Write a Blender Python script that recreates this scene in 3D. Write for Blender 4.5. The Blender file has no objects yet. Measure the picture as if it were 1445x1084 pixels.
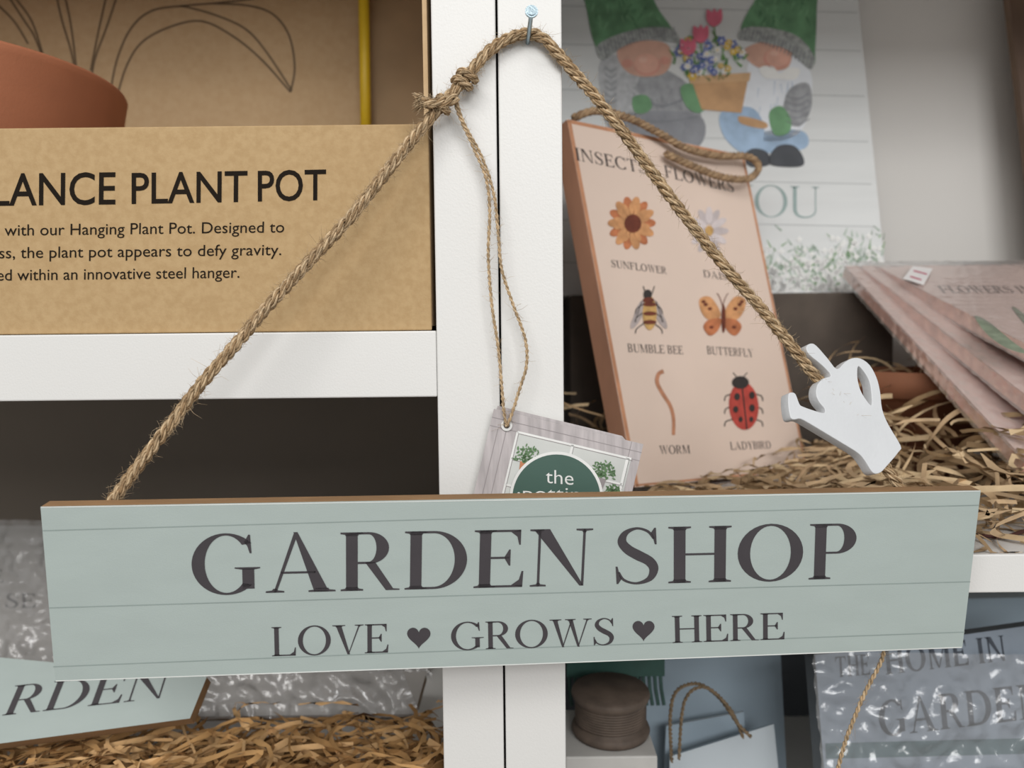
import bpy, math, random
from mathutils import Vector, Matrix, noise
random.seed(7)
W,H,FPX=1445,1084,1100.0
CAM=Vector((0,0,1.40))
PITCH=math.radians(4.0); ROLL=math.radians(0.6)
Fw=Vector((0,math.cos(PITCH),-math.sin(PITCH)))
U0=Vector((0,math.sin(PITCH),math.cos(PITCH))); R0=Vector((1,0,0))
UP=U0*math.cos(ROLL)+R0*math.sin(ROLL)
RT=R0*math.cos(ROLL)-U0*math.sin(ROLL)
F=0.435           # y of the bookcase fronts
def ray(px,py): return Fw+RT*((px-W/2)/FPX)-UP*((py-H/2)/FPX)
def P(px,py,Y):
    r=ray(px,py); return CAM+r*(Y/r.y)
def Zof(px,py,Y): return P(px,py,Y).z

# ---------------------------------------------------------------- materials
def lin(h):
    h=h.lstrip('#'); o=[]
    for i in (0,2,4):
        c=int(h[i:i+2],16)/255
        o.append(c/12.92 if c<=0.04045 else ((c+0.055)/1.055)**2.4)
    return o
_m={}
def M(name,hexc,rough=.6,var=.06,scale=40,bump=.05,bscale=300,metal=0,coat=0,stretch=(1,1,1),hex2=None,spec=.5):
    if name in _m: return _m[name]
    m=bpy.data.materials.new(name); m.use_nodes=True
    nt=m.node_tree; N=nt.nodes; L=nt.links
    b=N['Principled BSDF']; c=lin(hexc)
    tc=N.new('ShaderNodeTexCoord'); mp=N.new('ShaderNodeMapping'); mp.inputs['Scale'].default_value=stretch
    L.new(tc.outputs['Object'],mp.inputs['Vector'])
    n1=N.new('ShaderNodeTexNoise'); n1.inputs['Scale'].default_value=scale; n1.inputs['Detail'].default_value=5
    L.new(mp.outputs[0],n1.inputs['Vector'])
    cr=N.new('ShaderNodeValToRGB')
    c2=lin(hex2) if hex2 else [min(1,x*(1+var)) for x in c]
    c1=c if hex2 else [x*(1-var) for x in c]
    cr.color_ramp.elements[0].position=.35; cr.color_ramp.elements[1].position=.65
    cr.color_ramp.elements[0].color=(*c1,1); cr.color_ramp.elements[1].color=(*c2,1)
    L.new(n1.outputs['Fac'],cr.inputs[0]); L.new(cr.outputs[0],b.inputs['Base Color'])
    b.inputs['Roughness'].default_value=rough; b.inputs['Metallic'].default_value=metal
    b.inputs['Coat Weight'].default_value=coat; b.inputs['Specular IOR Level'].default_value=spec
    bp=N.new('ShaderNodeBump'); bp.inputs['Distance'].default_value=.001
    bp.inputs['Strength'].default_value=bump
    n2=N.new('ShaderNodeTexNoise'); n2.inputs['Scale'].default_value=bscale; n2.inputs['Detail'].default_value=4
    L.new(mp.outputs[0],n2.inputs['Vector']); L.new(n2.outputs['Fac'],bp.inputs['Height'])
    L.new(bp.outputs[0],b.inputs['Normal'])
    _m[name]=m; return m
def film_material(name,mul,add,dif,rough):
    m=bpy.data.materials.new(name); m.use_nodes=True; nt=m.node_tree; N=nt.nodes; L=nt.links
    N.remove(N['Principled BSDF']); out=N['Material Output']
    tr=N.new('ShaderNodeBsdfTransparent'); tr.inputs[0].default_value=(.97,.97,.975,1)
    gl=N.new('ShaderNodeBsdfGlossy'); gl.inputs['Roughness'].default_value=rough; gl.inputs[0].default_value=(1,1,1,1)
    df=N.new('ShaderNodeBsdfDiffuse'); df.inputs[0].default_value=(.85,.85,.85,1)
    fr=N.new('ShaderNodeFresnel'); fr.inputs[0].default_value=1.45
    n=N.new('ShaderNodeTexNoise'); n.inputs['Scale'].default_value=220; n.inputs['Detail'].default_value=3
    tc=N.new('ShaderNodeTexCoord'); L.new(tc.outputs['Object'],n.inputs['Vector'])
    bp=N.new('ShaderNodeBump'); bp.inputs['Strength'].default_value=.5; bp.inputs['Distance'].default_value=.001
    L.new(n.outputs['Fac'],bp.inputs['Height'])
    L.new(bp.outputs[0],gl.inputs['Normal']); L.new(bp.outputs[0],df.inputs['Normal'])
    ad=N.new('ShaderNodeMath'); ad.operation='MULTIPLY_ADD'; ad.inputs[1].default_value=mul; ad.inputs[2].default_value=add
    L.new(fr.outputs[0],ad.inputs[0])
    m0=N.new('ShaderNodeMixShader'); m0.inputs[0].default_value=dif; L.new(tr.outputs[0],m0.inputs[1]); L.new(df.outputs[0],m0.inputs[2])
    mx=N.new('ShaderNodeMixShader'); L.new(ad.outputs[0],mx.inputs[0]); L.new(m0.outputs[0],mx.inputs[1]); L.new(gl.outputs[0],mx.inputs[2])
    L.new(mx.outputs[0],out.inputs[0]); return m
FILM=film_material('bubble_wrap_film',1.1,.03,.12,.16)
FILM2=film_material('thin_wrap_film',.95,.03,.12,.17)
FILM3=film_material('soft_wrap_film',.35,.015,.10,.26)

# ---------------------------------------------------------------- mesh builder
class B:
    def __init__(s): s.v=[];s.f=[];s.mi=[];s.ms=[]
    def add(s,vs,fs,mat):
        if mat not in s.ms: s.ms.append(mat)
        k=s.ms.index(mat); o=len(s.v)
        s.v+= [tuple(v) for v in vs]
        for f in fs: s.f.append([i+o for i in f]); s.mi.append(k)
    def box(s,x0,x1,y0,y1,z0,z1,mat):
        vs=[(x,y,z) for z in (z0,z1) for y in (y0,y1) for x in (x0,x1)]
        s.add(vs,[(0,2,3,1),(4,5,7,6),(0,1,5,4),(2,6,7,3),(0,4,6,2),(1,3,7,5)],mat)
    def slab(s,c,n,th,front,side):
        # c: 4 front corners TL,TR,BR,BL ; n: direction towards the back
        c=[Vector(x) for x in c]; d=[x+n*th for x in c]
        s.add(c,[(0,3,2,1)],front)
        vs=c+d
        s.add(vs,[(0,1,5,4),(1,2,6,5),(2,3,7,6),(3,0,4,7),(4,5,6,7)],side)
    def build(s,name,parent=None,smooth=False,bevel=0,seg=2):
        me=bpy.data.meshes.new(name); me.from_pydata(s.v,[],s.f)
        for m in s.ms: me.materials.append(m)
        me.polygons.foreach_set('material_index',s.mi)
        if smooth: me.polygons.foreach_set('use_smooth',[True]*len(s.f))
        me.update()
        ob=bpy.data.objects.new(name,me); bpy.context.collection.objects.link(ob)
        if bevel:
            md=ob.modifiers.new('bevel','BEVEL'); md.width=bevel; md.segments=seg; md.limit_method='ANGLE'
        if parent: ob.parent=parent
        return ob
def E(name):
    e=bpy.data.objects.new(name,None); e.empty_display_size=.02
    bpy.context.collection.objects.link(e); return e

class Pl:
    def __init__(s,o,n):
        s.o=Vector(o); s.n=Vector(n).normalized()
        if s.n.dot(CAM-s.o)<0: s.n=-s.n
    def hit(s,px,py,off=0):
        r=ray(px,py); t=(s.o-CAM).dot(s.n)/r.dot(s.n)
        return CAM+r*t+s.n*off
def tri_plane(a,b,c): return Pl(a,(b-a).cross(c-a))
LY=.00013
def poly(b,pl,pts,mat,layer=1):
    vs=[pl.hit(x,y,layer*LY) for x,y in pts]; b.add(vs,[list(range(len(vs)))],mat)
def smooth_pts(pts,n=6,closed=True):
    out=[];k=len(pts)
    rng=range(k) if closed else range(k-1)
    for i in rng:
        if closed: p0,p1,p2,p3=pts[i-1],pts[i],pts[(i+1)%k],pts[(i+2)%k]
        else: p0,p1,p2,p3=pts[max(i-1,0)],pts[i],pts[i+1],pts[min(i+2,k-1)]
        for j in range(n):
            t=j/n
            out.append(tuple(.5*((2*p1[a])+(-p0[a]+p2[a])*t+(2*p0[a]-5*p1[a]+4*p2[a]-p3[a])*t*t+(-p0[a]+3*p1[a]-3*p2[a]+p3[a])*t**3) for a in range(len(p1))))
    if not closed: out.append(tuple(pts[-1]))
    return out
def ell(cx,cy,rx,ry,rot=0,n=24):
    r=math.radians(rot); return [(cx+rx*math.cos(a)*math.cos(r)-ry*math.sin(a)*math.sin(r),cy+rx*math.cos(a)*math.sin(r)+ry*math.sin(a)*math.cos(r)) for a in [2*math.pi*i/n for i in range(n)]]
def strip(b,pl,pts,w,mat,layer=1,sm=True):
    if sm and len(pts)>2: pts=smooth_pts(pts,5,False)
    L=[];R=[]
    for i,p in enumerate(pts):
        q0=pts[max(i-1,0)];q1=pts[min(i+1,len(pts)-1)]
        dx,dy=q1[0]-q0[0],q1[1]-q0[1];d=math.hypot(dx,dy) or 1
        ww=(w[0]+(w[1]-w[0])*i/(len(pts)-1)) if isinstance(w,tuple) else w
        L.append((p[0]-dy/d*ww/2,p[1]+dx/d*ww/2));R.append((p[0]+dy/d*ww/2,p[1]-dx/d*ww/2))
    n=len(pts); vs=[pl.hit(x,y,layer*LY) for x,y in L+R]
    b.add(vs,[(i,i+1,n+i+1,n+i) for i in range(n-1)],mat)

# ---------------------------------------------------------------- serif alphabet (drawn here)
def glyph(ch,T=.145,t=.035):
    Q=[]
    e=.075; s=min(.026,t*.8)
    def rect(x0,y0,x1,y1): Q.append([(x0,y0),(x1,y0),(x1,y1),(x0,y1)])
    def ser(x0,x1,y,w0,w1):
        if y==0: Q.append([(x0,0),(x1,0),(x1,s),(w1+.015,s+.012),(w1,s+.04),(w0,s+.04),(w0-.015,s+.012),(x0,s)])
        else: Q.append([(x0,1),(x0,1-s),(w0-.015,1-s-.012),(w0,1-s-.04),(w1,1-s-.04),(w1+.015,1-s-.012),(x1,1-s),(x1,1)])
    def stem(x,w=None,top=True,bot=True):
        w=w or T
        rect(x,0,x+w,1)
        if bot: ser(x-e,x+w+e,0,x,x+w)
        if top: ser(x-e,x+w+e,1,x,x+w)
    def ring(cx,cy,rx,ry,a0=0,a1=360,TT=None,n=36):
        TT=TT or T*1.08
        for i in range(n):
            aa=[math.radians(a0+(a1-a0)*k/n) for k in (i,i+1)]
            o=[(cx+rx*math.cos(a),cy+ry*math.sin(a)) for a in aa]
            q=[(cx+(rx-TT)*math.cos(a),cy+(ry-t)*math.sin(a)) for a in aa]
            Q.append([o[0],o[1],q[1],q[0]])
    def stroke(pts,ws):
        d=[(*p,w) for p,w in zip(pts,ws)]; d=smooth_pts(d,6,False)
        L=[]
        for i,p in enumerate(d):
            a=d[max(i-1,0)];c=d[min(i+1,len(d)-1)]
            dx,dy=c[0]-a[0],c[1]-a[1];l=math.hypot(dx,dy) or 1
            L.append(((p[0]-dy/l*p[2]/2,p[1]+dx/l*p[2]/2),(p[0]+dy/l*p[2]/2,p[1]-dx/l*p[2]/2)))
        for i in range(len(L)-1): Q.append([L[i][0],L[i+1][0],L[i+1][1],L[i][1]])
    x=e
    if ch=='I': stem(x); w=T+2*e
    elif ch=='H': stem(x); stem(x+T+.40); rect(x+T,.49,x+T+.40,.49+t); w=2*T+.40+2*e
    elif ch in 'EFL':
        stem(x); r=x+T+.42
        if ch in 'EF':
            rect(x,1-t,r,1); Q.append([(r,1),(r,.74),(r-.022,.74),(r-.05,.88),(r-.14,1-t)])
            rect(x+T,.5,x+T+.26,.5+t); Q.append([(x+T+.26,.66),(x+T+.28,.66),(x+T+.28,.38),(x+T+.26,.38),(x+T+.2,.5),(x+T+.2,.54)])
        if ch in 'EL':
            r2=r+.04; rect(x,0,r2,t); Q.append([(r2,0),(r2+.01,.28),(r2-.015,.28),(r2-.05,.13),(r2-.16,t)])
        w=r+.06
    elif ch=='T':
        stem(.33,top=False); rect(.03,1-t,.33+T+.30,1); r=.33+T+.30
        Q.append([(.03,1),(.02,.74),(.045,.74),(.08,.88),(.16,1-t)]); Q.append([(r,1),(r+.01,.74),(r-.015,.74),(r-.05,.88),(r-.13,1-t)]); w=r+.03
    elif ch=='N':
        rect(.12,0,.12+t,1); ser(.02,.25,0,.12,.12+t); ser(0,.2,1,.1,.16); rect(.76,0,.76+t,1); ser(.66,.90,1,.76,.76+t)
        Q.append([(.05,1),(.05+T+.07,1),(.795,0),(.74,0)]); w=.92
    elif ch=='M':
        stem(.12,t); stem(.84,T); Q.append([(.06,1),(.06+T+.06,1),(.53,.02),(.47,.02)]); Q.append([(.49,.02),(.53,.02),(.89,1),(.84,1)]); w=.84+T+e+.01
    elif ch=='A':
        Q.append([(.385,1.02),(.44,1.02),(.86,0),(.86-T-.04,0)]); Q.append([(.39,1.0),(.425,.93),(.145,0),(.105,0)])
        rect(.21,.32,.68,.32+t); ser(0,.25,0,.10,.15); ser(.58,.95,0,.68,.85); w=.95
    elif ch=='V':
        Q.append([(.09,1),(.09+T+.03,1),(.49,-.02),(.42,-.02)]); Q.append([(.44,0),(.48,.05),(.78,1),(.74,1)])
        ser(0,.36,1,.1,.26); ser(.63,.88,1,.73,.78); w=.86
    elif ch=='W':
        for o in (0,.44):
            Q.append([(.09+o,1),(.09+T+o,1),(.42+o,-.02),(.36+o,-.02)]); Q.append([(.37+o,0),(.41+o,.05),(.66+o,1),(.62+o,1)])
        ser(0,.34,1,.1,.24); ser(.44,.74,1,.53,.66); ser(.96,1.2,1,1.05,1.1); w=1.18
    elif ch=='Y':
        rect(.36,0,.36+T,.45); ser(.27,.36+T+.09,0,.36,.36+T); Q.append([(.08,1),(.08+T+.03,1),(.36+T,.45),(.36,.40)])
        Q.append([(.36+T-.03,.42),(.36+T,.45),(.76,1),(.72,1)]); ser(0,.34,1,.1,.25); ser(.62,.86,1,.71,.76); w=.84
    elif ch=='U':
        rect(.10,.32,.10+T,1); ser(.02,.10+T+.08,1,.10,.10+T); rect(.72,.32,.72+t,1); ser(.63,.84,1,.72,.72+t)
        stroke([(.10+T/2,.34),(.10+T/2+.01,.2),(.25,.06),(.42,.015),(.60,.05),(.72,.17),(.737,.34)],[T,T*.98,T*.7,.05,.045,.04,t]); w=.85
    elif ch=='O': ring(.46,.5,.46,.52); w=.92
    elif ch=='D':
        stem(x); c=.40; rect(x+T,0,c,t); rect(x+T,1-t,c,1); ring(c,.5,.47,.5,-90,90); w=.90
    elif ch in 'PRB':
        stem(x); c=x+T+.15; yb=.46 if ch!='B' else .5
        rect(x+T,yb,c,yb+t); rect(x+T,1-t,c,1); ring(c,(1+yb)/2,.28,(1-yb)/2,-90,90,n=22); w=c+.31
        if ch=='B':
            rect(x+T,0,c,t); ring(c,.265,.32,.265,-90,90,n=22); w=c+.36
        if ch=='R':
            Q.append([(c-.05,yb+.03),(c+.09,yb+.03),(c+.34,.03),(c+.43,.02),(c+.43,0),(c+.24,0)]); w=c+.43
    elif ch in 'CG':
        ring(.47,.5,.46,.52,42,318,n=34)
        Q.append([(.77,.99),(.795,.99),(.81,.68),(.785,.68),(.755,.80),(.71,.87),(.73,.90)])
        if ch=='G': rect(.68,.08,.68+T,.42); ser2=[(.58,.445),(.58,.425),(.68,.405),(.68+T,.405),(.92,.425),(.92,.445)]; Q.append(ser2); w=.92
        else: Q.append([(.77,.01),(.795,.01),(.81,.30),(.785,.30),(.755,.20),(.71,.13),(.73,.10)]); w=.85
    elif ch=='S':
        stroke([(.55,.80),(.47,.93),(.32,.985),(.17,.91),(.12,.76),(.20,.62),(.34,.51),(.49,.40),(.55,.26),(.49,.09),(.31,.015),(.14,.08),(.07,.22)],
               [.03,.04,.04,.08,.12,.15,.165,.15,.125,.085,.04,.04,.03])
        Q.append([(.56,.99),(.58,.99),(.59,.70),(.565,.70),(.54,.82),(.51,.90)]); Q.append([(.06,.01),(.04,.01),(.03,.32),(.055,.32),(.08,.18),(.11,.10)]); w=.66
    else: w=.35
    return Q,w
def serif(s,T=.145,t=.035,gap=.05):
    out=[];x=0
    for ch in s:
        if ch==' ': x+=.38; continue
        q,w=glyph(ch,T,t); out+=[[(a+x,c) for a,c in p] for p in q]; x+=w+gap
    xs=[a for p in out for a,_ in p]; m=min(xs); Wd=max(xs)-m
    return [[(a-m,c) for a,c in p] for p in out],Wd
_cap=[None]
def btext(s,off=0.0):
    def mesh(tx):
        cu=bpy.data.curves.new('t','FONT'); cu.body=tx; cu.offset=off; cu.resolution_u=4
        ob=bpy.data.objects.new('t',cu); bpy.context.collection.objects.link(ob)
        me=bpy.data.meshes.new_from_object(ob)
        vs=[v.co.copy() for v in me.vertices]; fs=[list(p.vertices) for p in me.polygons]
        bpy.data.objects.remove(ob); bpy.data.meshes.remove(me); bpy.data.curves.remove(cu); return vs,fs
    if _cap[0] is None:
        v,_=mesh('H'); _cap[0]=max(a.y for a in v)
    vs,fs=mesh(s); m=min(v.x for v in vs); Wd=max(v.x for v in vs)-m
    return [[((vs[i].x-m),vs[i].y/_cap[0]) for i in f] for f in fs],Wd
def place(b,pl,tx,p0,p1,ptop,mat,layer=2):
    polys,Wd=tx; A=pl.hit(*p0);Bp=pl.hit(*p1);C=pl.hit(*ptop)
    for q in polys:
        vs=[A+(Bp-A)*(x/Wd)+(C-A)*y+pl.n*layer*LY for x,y in q]; b.add(vs,[list(range(len(vs)))],mat)

# ---------------------------------------------------------------- tubes & ropes
def resample(pts,step):
    d=[Vector(p) for p in smooth_pts([tuple(p) for p in pts],10,False)]
    L=[0]
    for i in range(1,len(d)): L.append(L[-1]+(d[i]-d[i-1]).length)
    n=max(2,int(L[-1]/step)); out=[];j=0
    for k in range(n+1):
        s=L[-1]*k/n
        while j<len(L)-2 and L[j+1]<s: j+=1
        t=(s-L[j])/max(1e-9,L[j+1]-L[j]); out.append(d[j].lerp(d[j+1],t))
    return out
def frames(p):
    fr=[];n=None
    for i in range(len(p)):
        t=(p[min(i+1,len(p)-1)]-p[max(i-1,0)]).normalized()
        if n is None: n=t.orthogonal().normalized()
        n=(n-t*n.dot(t)).normalized(); fr.append((t,n,t.cross(n)))
    return fr
def tube(b,path,r,mat,sides=6):
    fr=frames(path);vs=[];fs=[];k=len(path)
    for i,(t,n,bn) in enumerate(fr):
        rr=r(i/(k-1)) if callable(r) else r
        for j in range(sides):
            a=2*math.pi*j/sides; vs.append(path[i]+n*rr*math.cos(a)+bn*rr*math.sin(a))
    for i in range(k-1):
        for j in range(sides):
            j2=(j+1)%sides; fs.append((i*sides+j,i*sides+j2,(i+1)*sides+j2,(i+1)*sides+j))
    fs.append(list(range(sides))[::-1]); fs.append([(k-1)*sides+j for j in range(sides)])
    b.add(vs,fs,mat)
def rope(b,pts,R,mats,pitch=.017,strands=3,plies=5,hairs=0,step=.0008,rnd=random,hm=None):
    path=resample(pts,step); fr=frames(path)
    ph0=rnd.random()*6
    for s in range(strands):
        cen=[]
        for i,(t,n,bn) in enumerate(fr):
            a=ph0+2*math.pi*(s/strands)-2*math.pi*i*step/pitch+.35*noise.noise(Vector((i*step*60,s*7,ph0)))
            rr=R*.52*(1+.18*noise.noise(Vector((i*step*120,s*5,3))))
            cen.append(path[i]+(n*math.cos(a)+bn*math.sin(a))*rr)
        if plies<=1: tube(b,cen,R*.55,mats[s%len(mats)],6); continue
        f2=frames(cen)
        for q in range(plies):
            c2=[]
            for i,(t,n,bn) in enumerate(f2):
                a=2*math.pi*q/plies+2*math.pi*i*step/(pitch*1.2)
                rr=R*.28*(1+.5*noise.noise(Vector((i*step*300,s*5+q*11,9))))
                c2.append(cen[i]+(n*math.cos(a)+bn*math.sin(a))*rr)
            tube(b,c2,R*.20,mats[(s*2+q)%len(mats)],5)
    for h in range(hairs):
        i=rnd.randrange(len(path)); t,n,bn=fr[i]; a=rnd.random()*6.28
        o=n*math.cos(a)+bn*math.sin(a); l=rnd.uniform(.0012,.0055)*(1.8 if rnd.random()<.12 else 1)
        d=(o*.7+t*rnd.uniform(-1.8,1.8)).normalized(); d2=(d+Vector((rnd.uniform(-.6,.6),rnd.uniform(-.6,.6),rnd.uniform(-.6,.6)))).normalized()
        p0=path[i]+o*R*.78
        tube(b,[p0,p0+d*l*.5,p0+d*l*.5+d2*l*.5],lambda u:.00009*(1-.5*u),(hm or mats)[h%len(hm or mats)],3)
def lathe(b,c,prof,mat,n=64):
    vs=[];fs=[];k=len(prof)
    for j in range(n):
        a=2*math.pi*j/n
        for r,z in prof: vs.append(Vector(c)+Vector((r*math.cos(a),r*math.sin(a),z)))
    for j in range(n):
        for i in range(k-1): fs.append((j*k+i,((j+1)%n)*k+i,((j+1)%n)*k+i+1,j*k+i+1))
    b.add(vs,fs,mat)
def film(e,a,u,v,n,off=.0015,step=.0022,amp=.0022,seed=0,over=.004,mat=None,bub=.0016):
    lu,lv=u.length,v.length; a=a-u.normalized()*over-v.normalized()*over; uu=u*(1+2*over/lu); vv=v*(1+2*over/lv)
    nx=max(4,int(lu/step)); ny=max(4,int(lv/step)); vs=[];fs=[]
    for j in range(ny+1):
        for i in range(nx+1):
            x=i/nx*lu; y=j/ny*lv
            row=round(y/.0095); xx=x+(row%2)*.0055; d=math.hypot((xx+.0055)%.011-.0055,y-row*.0095)
            h=bub*max(0,1-(d/.0048)**2)+amp*abs(noise.noise(Vector((x*28+seed,y*28,seed))))+amp*.8*abs(noise.noise(Vector((x*75,y*75+seed,2))))
            p=a+uu*(i/nx)+vv*(j/ny)+n*(off+h); vs.append(p)
    for j in range(ny):
        for i in range(nx):
            k=j*(nx+1)+i; fs.append((k,k+1,k+nx+2,k+nx+1))
    b=B(); b.add(vs,fs,mat or FILM); return b.build('bubble_wrap_film',e,smooth=True)

# ================================================================ ROOM
white=M('white_melamine','#d8d7d4',.42,.012,8,.12,900)
floor_m=M('floor_vinyl','#8d857b',.5,.1,6)
wall_m=M('wall_paint','#c9c7c3',.8,.02,5)
b=B(); b.box(-2.5,2.5,-3,.95,-.05,0,floor_m); b.build('floor')
b=B(); b.box(-2.5,2.5,.88,.95,0,2.7,wall_m); b.build('wall_back')

xL=P(617,542,F).x; xG=P(706.5,542,F).x; xR=P(795.5,542,F).x
zA=Zof(306,470,F); thA=.037
zR=Zof(1410,783,F); thR=Zof(1410,783,F)-Zof(1410,837,F)
zLow=CAM.z-.30; zLowR=CAM.z-.43
BK=.835
def bookcase(x0,x1,shelves,backs,px):
    e=E('bookcase')
    b=B()
    b.box(x0,x0+px[0],F,BK,0,2.0,white); b.build('side_panel_1',e,bevel=.0008)
    b=B(); b.box(x1-px[1],x1,F,BK,0,2.0,white); b.build('side_panel_2',e,bevel=.0008)
    for i,(z,th) in enumerate(shelves):
        b=B(); b.box(x0+px[0]+.0002,x1-px[1]-.0002,F+.0004,BK,z-th,z,white); b.build('shelf_%d'%(i+1),e,bevel=.0008)
    for i,(z0,z1,m) in enumerate(backs):
        b=B(); b.box(x0+px[0],x1-px[1],BK,BK+.006,z0,z1,m); b.build('back_%d'%(i+1),e)
    return e
darkback=M('shaded_taupe_back','#786e63',.8,.05,6)  # shade of the lower left compartment put into the panel colour
darkback2=M('shaded_slate_back','#4e5257',.8,.05,6)  # bluish shadow of the lower right compartment, painted as panel colour
lightback=M('light_back','#d3d0cb',.6,.02,6)
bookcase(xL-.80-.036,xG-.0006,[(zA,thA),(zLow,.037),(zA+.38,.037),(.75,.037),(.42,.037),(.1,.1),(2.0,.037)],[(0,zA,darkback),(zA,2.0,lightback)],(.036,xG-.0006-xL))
bookcase(xG+.0006,xR+.80+.036,[(zR,thR),(zLowR,.037),(zA+.38,.037),(.75,.037),(.42,.037),(.1,.1),(2.0,.037)],[(0,zR,darkback2),(zR,2.0,lightback)],(xR-xG-.0006,.036))

# ================================================================ MAIN SIGN
def para(TL,TR,BR,BL,s):
    r=[ray(*q) for q in (TL,TR,BR,BL)]
    A=Matrix(((r[0].x,-r[1].x,r[2].x),(r[0].y,-r[1].y,r[2].y),(r[0].z,-r[1].z,r[2].z)))
    k=A.inverted()@r[3]
    return [CAM+r[0]*k[0]*s,CAM+r[1]*k[1]*s,CAM+r[2]*k[2]*s,CAM+r[3]*s]
sage=M('sage_paint','#a3aeaa',.55,.02,30,.12,1100,stretch=(1,1,3))
sage_line=M('plank_line','#87938f',.6)
mdf=M('mdf_edge','#8a6a48',.85,.16,90,.3,900,stretch=(.3,1,3))
ink=M('charcoal_ink','#413d40',.6,.05,60,spec=.3)
pale=M('white_chip','#d3d6d2',.6)
C=para((57,715),(1384,692),(1358,914),(78,962),.388)
sp=tri_plane(C[0],C[1],C[3]); back=-sp.n
sign=E('garden_shop_sign')
b=B(); b.slab(C,back,.009,sage,mdf); b.build('board',sign,bevel=.0004)
b=B()
for a,c in (((60,749),(1381,713)),((69,858),(1369,821)),((75,941),(1361,892))):
    strip(b,sp,[a,((a[0]+c[0])/2,(a[1]+c[1])/2-1),c],1.3,sage_line,1)
strip(b,sp,[(58,716),(720,705.5),(1383,693)],1.3,pale,1)
strip(b,sp,[(79,961),(720,938),(1357,913.5)],1.5,pale,1)
def T(s,x0,y0,x1,y1,h,mat=ink,bb=None,pl=None,T_=.16,t_=.038,gap=.05,layer=2,slx=0):
    place(bb,pl,serif(s,T_,t_,gap),(x0,y0),(x1,y1),(x0+slx,y0-h),mat,layer)
def base(x): return 839-(x-272)*(22/934)
T('GARDEN',272,base(272),833,base(833),84,bb=b,pl=sp,slx=-3,gap=.07,T_=.16,t_=.036)
T('SHOP',869,base(869),1206,base(1206)-1,80,bb=b,pl=sp,slx=-1,gap=.09,T_=.16,t_=.036)
def base2(x): return 926-(x-384)*(24/723)
for s,x0,x1,h in (('LOVE',384,548,41),('GROWS',637,866,39),('HERE',949,1107,38)):
    T(s,x0,base2(x0),x1,base2(x1),h,bb=b,pl=sp,slx=-1,gap=.05,T_=.125,t_=.042)
def heart(cx,cy,w,h):
    pts=[]
    for i in range(40):
        t=2*math.pi*i/40
        pts.append((cx+w/2*math.sin(t)**3,cy-h/2*(13*math.cos(t)-5*math.cos(2*t)-2*math.cos(3*t)-math.cos(4*t))/14.5))
    return pts
poly(b,sp,heart(591,898,33,30),ink,2); poly(b,sp,heart(908,888,31,29),ink,2)
b.build('printed_lettering',sign)

# rope of the sign
jute=[M('jute_a','#ad9474',.95,.25,300,.6,1800,spec=.2),M('jute_b','#c2aa89',.95,.25,300,.6,1800,spec=.2),M('jute_c','#947a5b',.95,.25,300,.6,1800,spec=.2)]
jh=[M('jute_fibre','#c4ad8d',.9,.1,50,spec=.2),jute[0]]
yl=sp.hit(160,712).y+.0135; yr=sp.hit(1270,694).y+.0135; yn=F-.0045
lp=[(148,724),(168,694),(235,606),(285,541),(330,489),(380,430),(440,365),(500,300),(545,243),(592,184),(622,150),(655,112),(690,72),(720,53),(745,48)]
rp=[(768,55),(785,74),(830,125),(868,172),(905,222),(940,270),(985,329),(1030,385),(1072,433),(1112,482),(1148,528),(1190,580),(1235,640),(1268,684),(1278,704)]
pts=[]
for x,y in lp: pts.append(P(x,y,yl+(yn-yl)*min(1,max(0,(x-150)/560))))
for x,y in rp: pts.append(P(x,y,yn+(yr-yn)*min(1,max(0,(x-790)/470))))
b=B(); rope(b,pts,.0033,jute,pitch=.0165,hairs=3000,hm=jh)
# knot
def kpt(x,y,d=0): return P(x,y,yl+(yn-yl)*(x-150)/560-d)
ax=(kpt(668,98)-kpt(642,130)).normalized(); sd=ax.cross(Vector((0,1,0))).normalized(); fr_=ax.cross(sd)
kn=[]
c0=kpt(656,113)
for i in range(26):
    a=i/25*2*math.pi*1.6; kn.append(c0+ax*(-.004+.008*i/25)+(sd*math.cos(a)+fr_*math.sin(a))*.0042)
rope(b,kn,.0024,jute,pitch=.012,hairs=100,step=.0007,hm=jh)
c0=kpt(624,150); kn=[]
for i in range(22):
    a=i/21*2*math.pi*1.2; kn.append(c0+ax*(-.003+.006*i/21)+(sd*math.cos(a)+fr_*math.sin(a))*.0040)
rope(b,kn,.0021,jute,pitch=.012,hairs=80,step=.0007,hm=jh)
rope(b,[kpt(645,138,.004),kpt(618,146,.005),kpt(594,144,.004)],.003,jute,pitch=.016,hairs=100,step=.0008,hm=jh)
for i in range(120):
    s0=kpt(600,145,.004)+Vector((0,random.uniform(-.0025,.0025),random.uniform(-.0028,.0028)))
    e0=s0+Vector((-random.uniform(.003,.007),random.uniform(-.003,.003),random.uniform(-.004,.003)))
    tube(b,[s0,s0.lerp(e0,.5)+Vector((0,0,.0008)),e0],.00018,jute[i%3],3)
b.build('hanging_rope',sign,smooth=True)

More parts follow.
